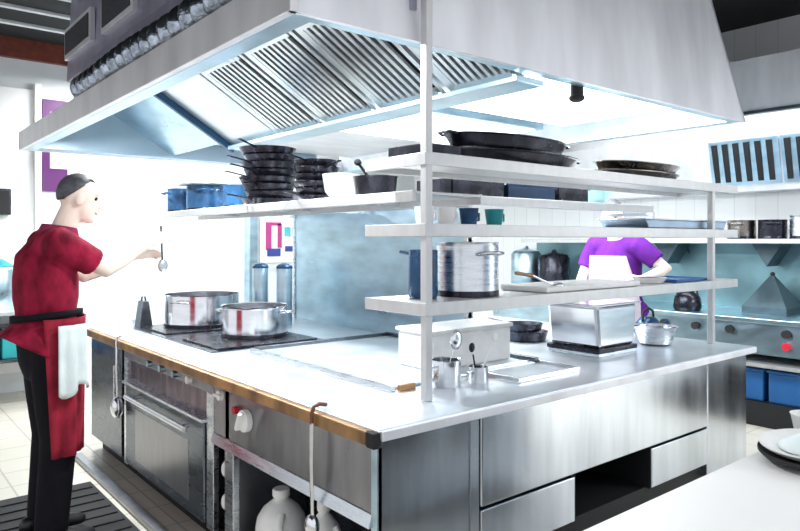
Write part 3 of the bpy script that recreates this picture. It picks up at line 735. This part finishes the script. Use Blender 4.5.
MB().tube([(4.46, .40, .69), (4.43, .40, .69)], .032, 16).build('stop_button', RED, t, smooth=40)['label'] = 'red stop button'
t = thing('bracket_reflection', 'dark tapered shape added for the shadow and reflection of a shelf bracket', 'reflection', (4.98, .72, .9))  # solid shape added for the bracket's shadow and reflection
MB().lathe([(.33, 0), (.33, .06), (.03, .33), (0, .33)], seg=4).build('reflection_shell', BRACKET, t, world=False)
MB().ell((0, 0, .345), (.025, .025, .022)).build('knob', RUBBER, t, world=False, smooth=180)
t.rotation_euler = (0, 0, R(45)); t.scale = (.8, .8, 1)
for i, (y, lab) in enumerate(((.84, 'blue crate on the floor beside the island\'s far corner'), (.34, 'blue crate on the floor at the right edge'))):
    q = thing('storage_crate', lab, 'crate', (4.74, y, .2), 'blue crates under the cook line')
    MB().box(-.22, .22, -.23, .23, .0, .25).build('crate_shell', BLUE, q, world=False, bevel=.012)
    MB().box(-.235, .235, -.24, .24, .25, .27).build('rim', BLUE, q, world=False, bevel=.006)
t = thing('kettle', 'black kettle on the cook line seen beyond the far post', 'kettle', (4.62, 1.32, .9))
MB().lathe([(0, 0), (.11, 0), (.125, .03), (.11, .13), (.05, .18), (0, .185)], seg=28).build('kettle_body', IRON, t, world=False, smooth=60)
MB().tube([(0, -.10, .14), (0, -.08, .23), (0, 0, .26), (0, .08, .23), (0, .10, .14)], .009, 8).build('handle', RUBBER, t, world=False, smooth=60)
for i, (y, mat, h, lab) in enumerate(((3.47, STEEL_BLUE, .54, 'tall pale steel urn on the cook line seen between the rack shelves'), (3.06, IRON, .50, 'tall dark cylinder on the cook line seen between the rack shelves'))):
    q = thing("tall_urn", lab, "urn", (4.9, y, .9))
    MB().lathe([(0, 0), (.17, 0), (.18, .02), (.18, h-.06), (.15, h-.02)], seg=32).build('urn_body', mat, q, world=False, smooth=40)
    MB().lathe([(0, h+.04), (.02, h+.04), (.03, h+.01), (.155, h-.02), (0, h-.02)], seg=32).build('lid', mat, q, world=False, smooth=40)

# ------------------------------------------------------------------ people
def hand(m, wrist, tip_dir, palm_n, side, s=1.0, curl=.5):
    """palm, four bent fingers and a thumb; tip_dir along the hand, palm_n out of the palm, side towards the thumb"""
    w = Vector(wrist); d = Vector(tip_dir).normalized()
    n = Vector(palm_n); n = (n - d*n.dot(d)).normalized()
    sd = Vector(side); sd = (sd - d*sd.dot(d) - n*sd.dot(n)).normalized()
    m.tube([w - d*.01, w + d*.04*s, w + d*.09*s], [(.017*s, .026*s), (.016*s, .040*s), (.014*s, .041*s)], 12, ref=n, round_caps=True)
    for k, L in enumerate((.068, .078, .072, .056)):
        b = w + d*.088*s + sd*(.030 - .020*k)*s
        p1 = b + (d*math.cos(curl*.7) + n*math.sin(curl*.7))*L*.45*s
        p2 = p1 + (d*math.cos(curl*1.7) + n*math.sin(curl*1.7))*L*.33*s
        p3 = p2 + (d*math.cos(curl*2.5) + n*math.sin(curl*2.5))*L*.25*s
        m.tube([b - d*.02*s, b, p1, p2, p3], [.0095*s, .0095*s, .009*s, .008*s, .007*s], 8, round_caps=True)
    b = w + d*.025*s + sd*.03*s
    p1 = b + (d*.55 + sd*.75 + n*.25).normalized()*.042*s
    p2 = p1 + (d*.85 + sd*.3 + n*.5).normalized()*.034*s
    m.tube([b - sd*.015*s, b, p1, p2], [.013*s, .012*s, .010*s, .008*s], 8, round_caps=True)

def cook(label, loc, rz, J, hand_r, hand_l):
    """J: joints in the figure's own frame (x forward, y left, z up)"""
    H = Vector(J['head']); yaw, pitch = J['look']
    HM = Matrix.Translation(H) @ Euler((0, pitch, yaw)).to_matrix().to_4x4()
    h = lambda x, y, z: tuple(HM @ Vector((x, y, z)))
    m = MB()
    # skull, jaw, nose, brow, ears
    m.ell(h(-.012, 0, .025), (.095, .076, .102), (0, pitch, yaw))
    m.ell(h(.028, 0, -.045), (.064, .056, .078), (0, pitch, yaw))
    m.ell(h(.060, 0, -.095), (.030, .032, .026), (0, pitch, yaw))
    m.tube([h(.078, 0, .022), h(.094, 0, -.004), h(.108, 0, -.026), h(.088, 0, -.036)], [.010, .012, .016, .011], 10, round_caps=True)
    m.tube([h(.072, -.045, .034), h(.084, 0, .036), h(.072, .045, .034)], [.010, .012, .010], 8, round_caps=True)
    for s in (1, -1):
        m.ell(h(-.008, s*.076, -.012), (.020, .010, .034), (0, pitch, yaw))
    nb, ch = Vector(J['neck']), Vector(J['chest'])
    m.tube([h(-.022, 0, -.04), tuple(nb), tuple(nb - Vector((.005, 0, .05)))], [.056, .060, .075], 16, round_caps=True)
    # trunk
    pv = Vector(J['pelvis'])
    tr = [pv + Vector((0, 0, -.08)), pv, pv.lerp(ch, .35), pv.lerp(ch, .7), ch, ch.lerp(nb, .6), nb - Vector((0, 0, .02))]
    m.tube(tr, [(.10, .15), (.115, .165), (.112, .150), (.122, .165), (.118, .175), (.085, .13), (.055, .065)], 24, ref=(1, 0, 0), round_caps=True)
    for a in ('r', 'l'):
        S, E, W = (Vector(J[k + a]) for k in ('sh_', 'el_', 'wr_'))
        m.tube([ch.lerp(S, .5) + Vector((0, 0, .05)), S, S.lerp(E, .45), E, E.lerp(W, .35), W], [.062, .058, .050, .041, .041, .027], 14, round_caps=True)
        hd_ = hand_r if a == 'r' else hand_l
        hand(m, W, *hd_)
        Hp, K, A = (Vector(J[k + a]) for k in ('hip_', 'kn_', 'an_'))
        m.tube([Hp, Hp.lerp(K, .5), K, K.lerp(A, .35), A], [.088, .076, .058, .055, .038], 14, round_caps=True)
        m.tube([A + Vector((-.05, 0, -.03)), A + Vector((.05, 0, -.045)), A + Vector((.15, 0, -.06))], [(.035, .032), (.034, .040), (.020, .040)], 12, ref=(0, 0, 1), round_caps=True)
    body = m.build('person', SKIN, None, smooth=180, remesh=.0075, relax=4)
    tag(body, label, 'person'); WL[body.name] = Vector((0, 0, 0))
    for s in (1, -1):
        MB().ell(h(.070, s*.030, .012), (.011, .013, .011)).build('eye', EYE, body, smooth=180)
    MB().tube([h(.083, -.024, -.062), h(.091, 0, -.062), h(.083, .024, -.062)], [.004, .007, .004], 8, ref=(0, 0, 1), round_caps=True).build('mouth', LIP, body, smooth=180)
    # hair: a cap over crown and nape, open at the face
    m = MB()
    def hair(u, v):
        a = u*2*math.pi; th = v*R(116)
        cut = R(116) - R(70)*min(1, max(0, (math.cos(a)+.75)/1.3))
        th = min(th, cut)
        return h(-.014 + .099*math.sin(th)*math.cos(a), .080*math.sin(th)*math.sin(a), .022 + .106*math.cos(th))
    m.grid(hair, 32, 10).build('hair', HAIR, body, smooth=180, solid=.006)
    for a in ('r', 'l'):
        A = Vector(J['an_' + a])
        MB().tube([A + Vector((-.075, 0, -.04)), A + Vector((0, 0, -.035)), A + Vector((.09, 0, -.055)), A + Vector((.185, 0, -.066))], [(.05, .042), (.055, .045), (.040, .050), (.026, .040)], 14, ref=(0, 0, 1), round_caps=True).build('shoe', SHOE, body, smooth=180, remesh=.01, relax=3)
    return body

def trousers(body, J, mat):
    m = MB(); pv = Vector(J['pelvis'])
    m.tube([pv + Vector((0, 0, -.10)), pv + Vector((0, 0, .03)), pv + Vector((0, 0, .12))], [(.125, .17), (.135, .185), (.127, .168)], 24, ref=(1, 0, 0), round_caps=True)
    for a in ('r', 'l'):
        Hp, K, A = (Vector(J[k + a]) for k in ('hip_', 'kn_', 'an_'))
        m.tube([Hp + Vector((0, 0, .05)), Hp.lerp(K, .5), K, K.lerp(A, .5), A + Vector((0, 0, -.01))], [.108, .098, .086, .082, .078], 18, round_caps=False)
    return m.build('trousers', mat, body, smooth=180, remesh=.011, relax=6)

def shirt(body, J, mat, hem, cuff=.62):
    m = MB(); pv, ch, nb = (Vector(J[k]) for k in ('pelvis', 'chest', 'neck'))
    tr = [pv + Vector((-.05, 0, hem)), pv + Vector((-.005, 0, .03)), pv + Vector((0, 0, .13)), pv.lerp(ch, .55), pv.lerp(ch, .8), ch, ch.lerp(nb, .6), nb - Vector((.0, 0, .005))]
    rr = [(.20, .225), (.17, .20), (.135, .175), (.150, .185), (.150, .19), (.142, .195), (.105, .155), (.070, .078)]
    m.tube(tr, rr, 28, ref=(1, 0, 0))
    for a in ('r', 'l'):
        S, E = Vector(J['sh_' + a]), Vector(J['el_' + a])
        m.tube([ch.lerp(S, .4) + Vector((0, 0, .045)), S, S.lerp(E, .35), S.lerp(E, cuff), S.lerp(E, cuff+.1)], [.085, .082, .078, .074, .074], 16)
    s = m.build('shirt', mat, body, smooth=180, remesh=.010, relax=5)
    return s

J1 = dict(head=(.135, -.02, 1.745), look=(R(-8), R(10)), neck=(.055, 0, 1.575), chest=(-.02, 0, 1.42), pelvis=(-.02, 0, 1.02),
          sh_r=(-.005, -.195, 1.515), el_r=(.235, -.14, 1.375), wr_r=(.475, -.06, 1.515),
          sh_l=(.0, .195, 1.515), el_l=(.22, .21, 1.33), wr_l=(.46, .14, 1.44),
          hip_r=(-.015, -.095, .96), kn_r=(.015, -.105, .53), an_r=(-.02, -.11, .10),
          hip_l=(-.015, .095, .96), kn_l=(.02, .10, .53), an_l=(-.01, .11, .10))
p1 = cook('person in a maroon shirt and apron reaching over the range', (0, 0, 0), 0, J1,
          ((.75, .15, .30), (.1, .75, -.6), (.25, .2, 1)), ((.85, .05, .15), (0, -.7, -.6), (.2, -.4, 1)))
trousers(p1, J1, TROUSER)
sh = shirt(p1, J1, MAROON, -.05)
# collar
m = MB()
def collar(u, v):
    a = R(25) + u*R(310); r0 = .078 + .016*v
    return (.045 + r0*math.cos(a)*1.02 - .008*v, r0*math.sin(a), 1.60 - .045*v - .012*math.cos(a))
m.grid(collar, 28, 3).build('collar', cloth('maroon_collar', (.30, .03, .09)), sh, smooth=180, solid=.008)
# belt strings
m = MB(); n = 40
ring = [(-.02 + .150*math.cos(2*math.pi*k/n), .188*math.sin(2*math.pi*k/n), 1.148) for k in range(n)]
def belt(u, v):
    a = u*2*math.pi
    return (-.016 + .158*math.cos(a), .197*math.sin(a), 1.130 + .034*v - .02*math.cos(a-2.2))
m.grid(belt, 44, 2).build('belt', TROUSER, p1, smooth=180, solid=.014)
# apron: wraps the front and right side, open behind
m = MB()
def apron(u, v):
    a = R(-112) + u*R(200)
    k = 1 - v
    fold = .010*math.sin(a*9)*k + .006*math.sin(a*17 + 2)*k
    rx = .168 - .045*k + fold; ry = .216 + .012*k + fold
    return (-.01 + rx*math.cos(a) + .02*k, ry*math.sin(a), .475 + .67*v)
m.grid(apron, 60, 14).build('apron', APRON, p1, smooth=180, solid=.006)
p1.location = (-.60, 1.96, .02)
# towel at the belt
t = MB()
def towelf(u, v):
    a = R(-48) - u*R(44)
    k = 1 - v
    f = .012*math.sin(u*14)*(.3+k)
    r0 = 1.0
    return (-.60 - .01 + (.196+f+.01*k)*math.cos(a), 1.96 + (.245+f+.01*k)*math.sin(a), .81 + .325*v + .03*math.sin(u*6)*k)
tag(place(t.grid(towelf, 24, 12).build('towel', TOWELM, smooth=180, solid=.010), (-.52, 1.78, .81)), 'white towel hanging from the belt of the cook in maroon', 'towel')
# cooking spoon in the right hand
t = thing('cooking_spoon', 'long steel spoon held upright by the cook in maroon', 'spoon', (-.035, 1.955, 1.40))
MB().tube([(-.04, 1.945, 1.63), (-.025, 1.965, 1.44)], .006, 8).build('handle', STEEL_DK, t, smooth=60)
MB().ell((-.02, 1.97, 1.405), (.028, .016, .038)).build('bowl', STEEL, t, smooth=180)

J2 = dict(head=(.05, 0, 1.735), look=(R(25), R(14)), neck=(.01, 0, 1.565), chest=(-.02, 0, 1.42), pelvis=(-.02, 0, 1.02),
          sh_l=(.0, .195, 1.50), el_l=(-.06, .385, 1.33), wr_l=(.16, .32, 1.27),
          sh_r=(.0, -.195, 1.50), el_r=(.08, -.26, 1.24), wr_r=(.28, -.15, 1.16),
          hip_r=(-.015, -.095, .96), kn_r=(.01, -.105, .53), an_r=(-.02, -.11, .10),
          hip_l=(-.015, .095, .96), kn_l=(.01, .105, .53), an_l=(-.02, .11, .10))
p2 = cook('person in a purple shirt and pale apron working behind the rack', (0, 0, 0), 0, J2,
          ((.9, .2, -.1), (0, .5, -.8), (0, .8, .5)), ((.9, -.2, -.05), (0, -.5, -.8), (0, -.8, .5)))
trousers(p2, J2, TROUSER)
shirt(p2, J2, PURPLE, -.05, .55)
m = MB()
def bib(u, v):
    a = R(-80) + u*R(160); k = 1 - v
    w = 1.0 if v < .62 else 1.0 - (v-.62)*1.15
    aa = a*w
    return (-.015 + (.185 + .012*k)*math.cos(aa), (.222 + .0*k)*math.sin(aa), .50 + .93*v)
m.grid(bib, 30, 20).build('apron', LILAC, p2, smooth=180, solid=.006)
p2.location = (3.22, 1.16, 0); p2.rotation_euler = (0, 0, R(180))

# ------------------------------------------------------------------ light: hood lamps, added fill lights, daylight from the open front
def area(name, loc, rot, sx, sy, e, c=(1, 1, 1)):
    l = bpy.data.lights.new(name, 'AREA'); l.shape = 'RECTANGLE'; l.size = sx; l.size_y = sy; l.energy = e; l.color = c
    o = bpy.data.objects.new(name, l); COL.objects.link(o); o.location = loc; o.rotation_euler = rot
    return o
area('hood_light_near', (2.28, 1.07, 2.465), (0, 0, 0), 1.6, 1.05, 70, (.93, .98, 1))
area('hood_light_far', (2.28, 2.45, 2.465), (0, 0, 0), 1.6, 1.05, 50, (.93, .98, 1))
for i, y in enumerate((.76, 2.2, 4.06)):
    l = area('hood_lamp', (.12, y, 2.455), (0, R(-12), 0), .12, .12, (26, 38, 45)[i], (.95, .99, 1)); l.data.shape = 'DISK'
area('front_room_fill', (3.9, -2.8, 2.7), (0, R(-20), 0), 1.2, 1.2, 110, (.95, .98, 1))  # added unseen light, brightens the right wall reflected in the drawer fronts
area('back_wall_fill', (1.6, 5.4, 3.1), (R(15), 0, 0), 2.6, .3, 70, (.98, 1, 1))  # added light hidden by the hood, whitens the back wall
area('cook_line_light', (4.5, .7, 2.92), (0, 0, 0), .18, 3.6, 26, (.92, .99, 1))
w = bpy.data.worlds.new('world'); SC.world = w; w.use_nodes = True
w.node_tree.nodes['Background'].inputs['Color'].default_value = (.93, .95, 1.0, 1)
w.node_tree.nodes['Background'].inputs['Strength'].default_value = .75
SC.view_settings.view_transform = 'Standard'; SC.view_settings.look = 'None'
SC.view_settings.exposure = .4; SC.view_settings.gamma = 1; SC.view_settings.use_curve_mapping = False
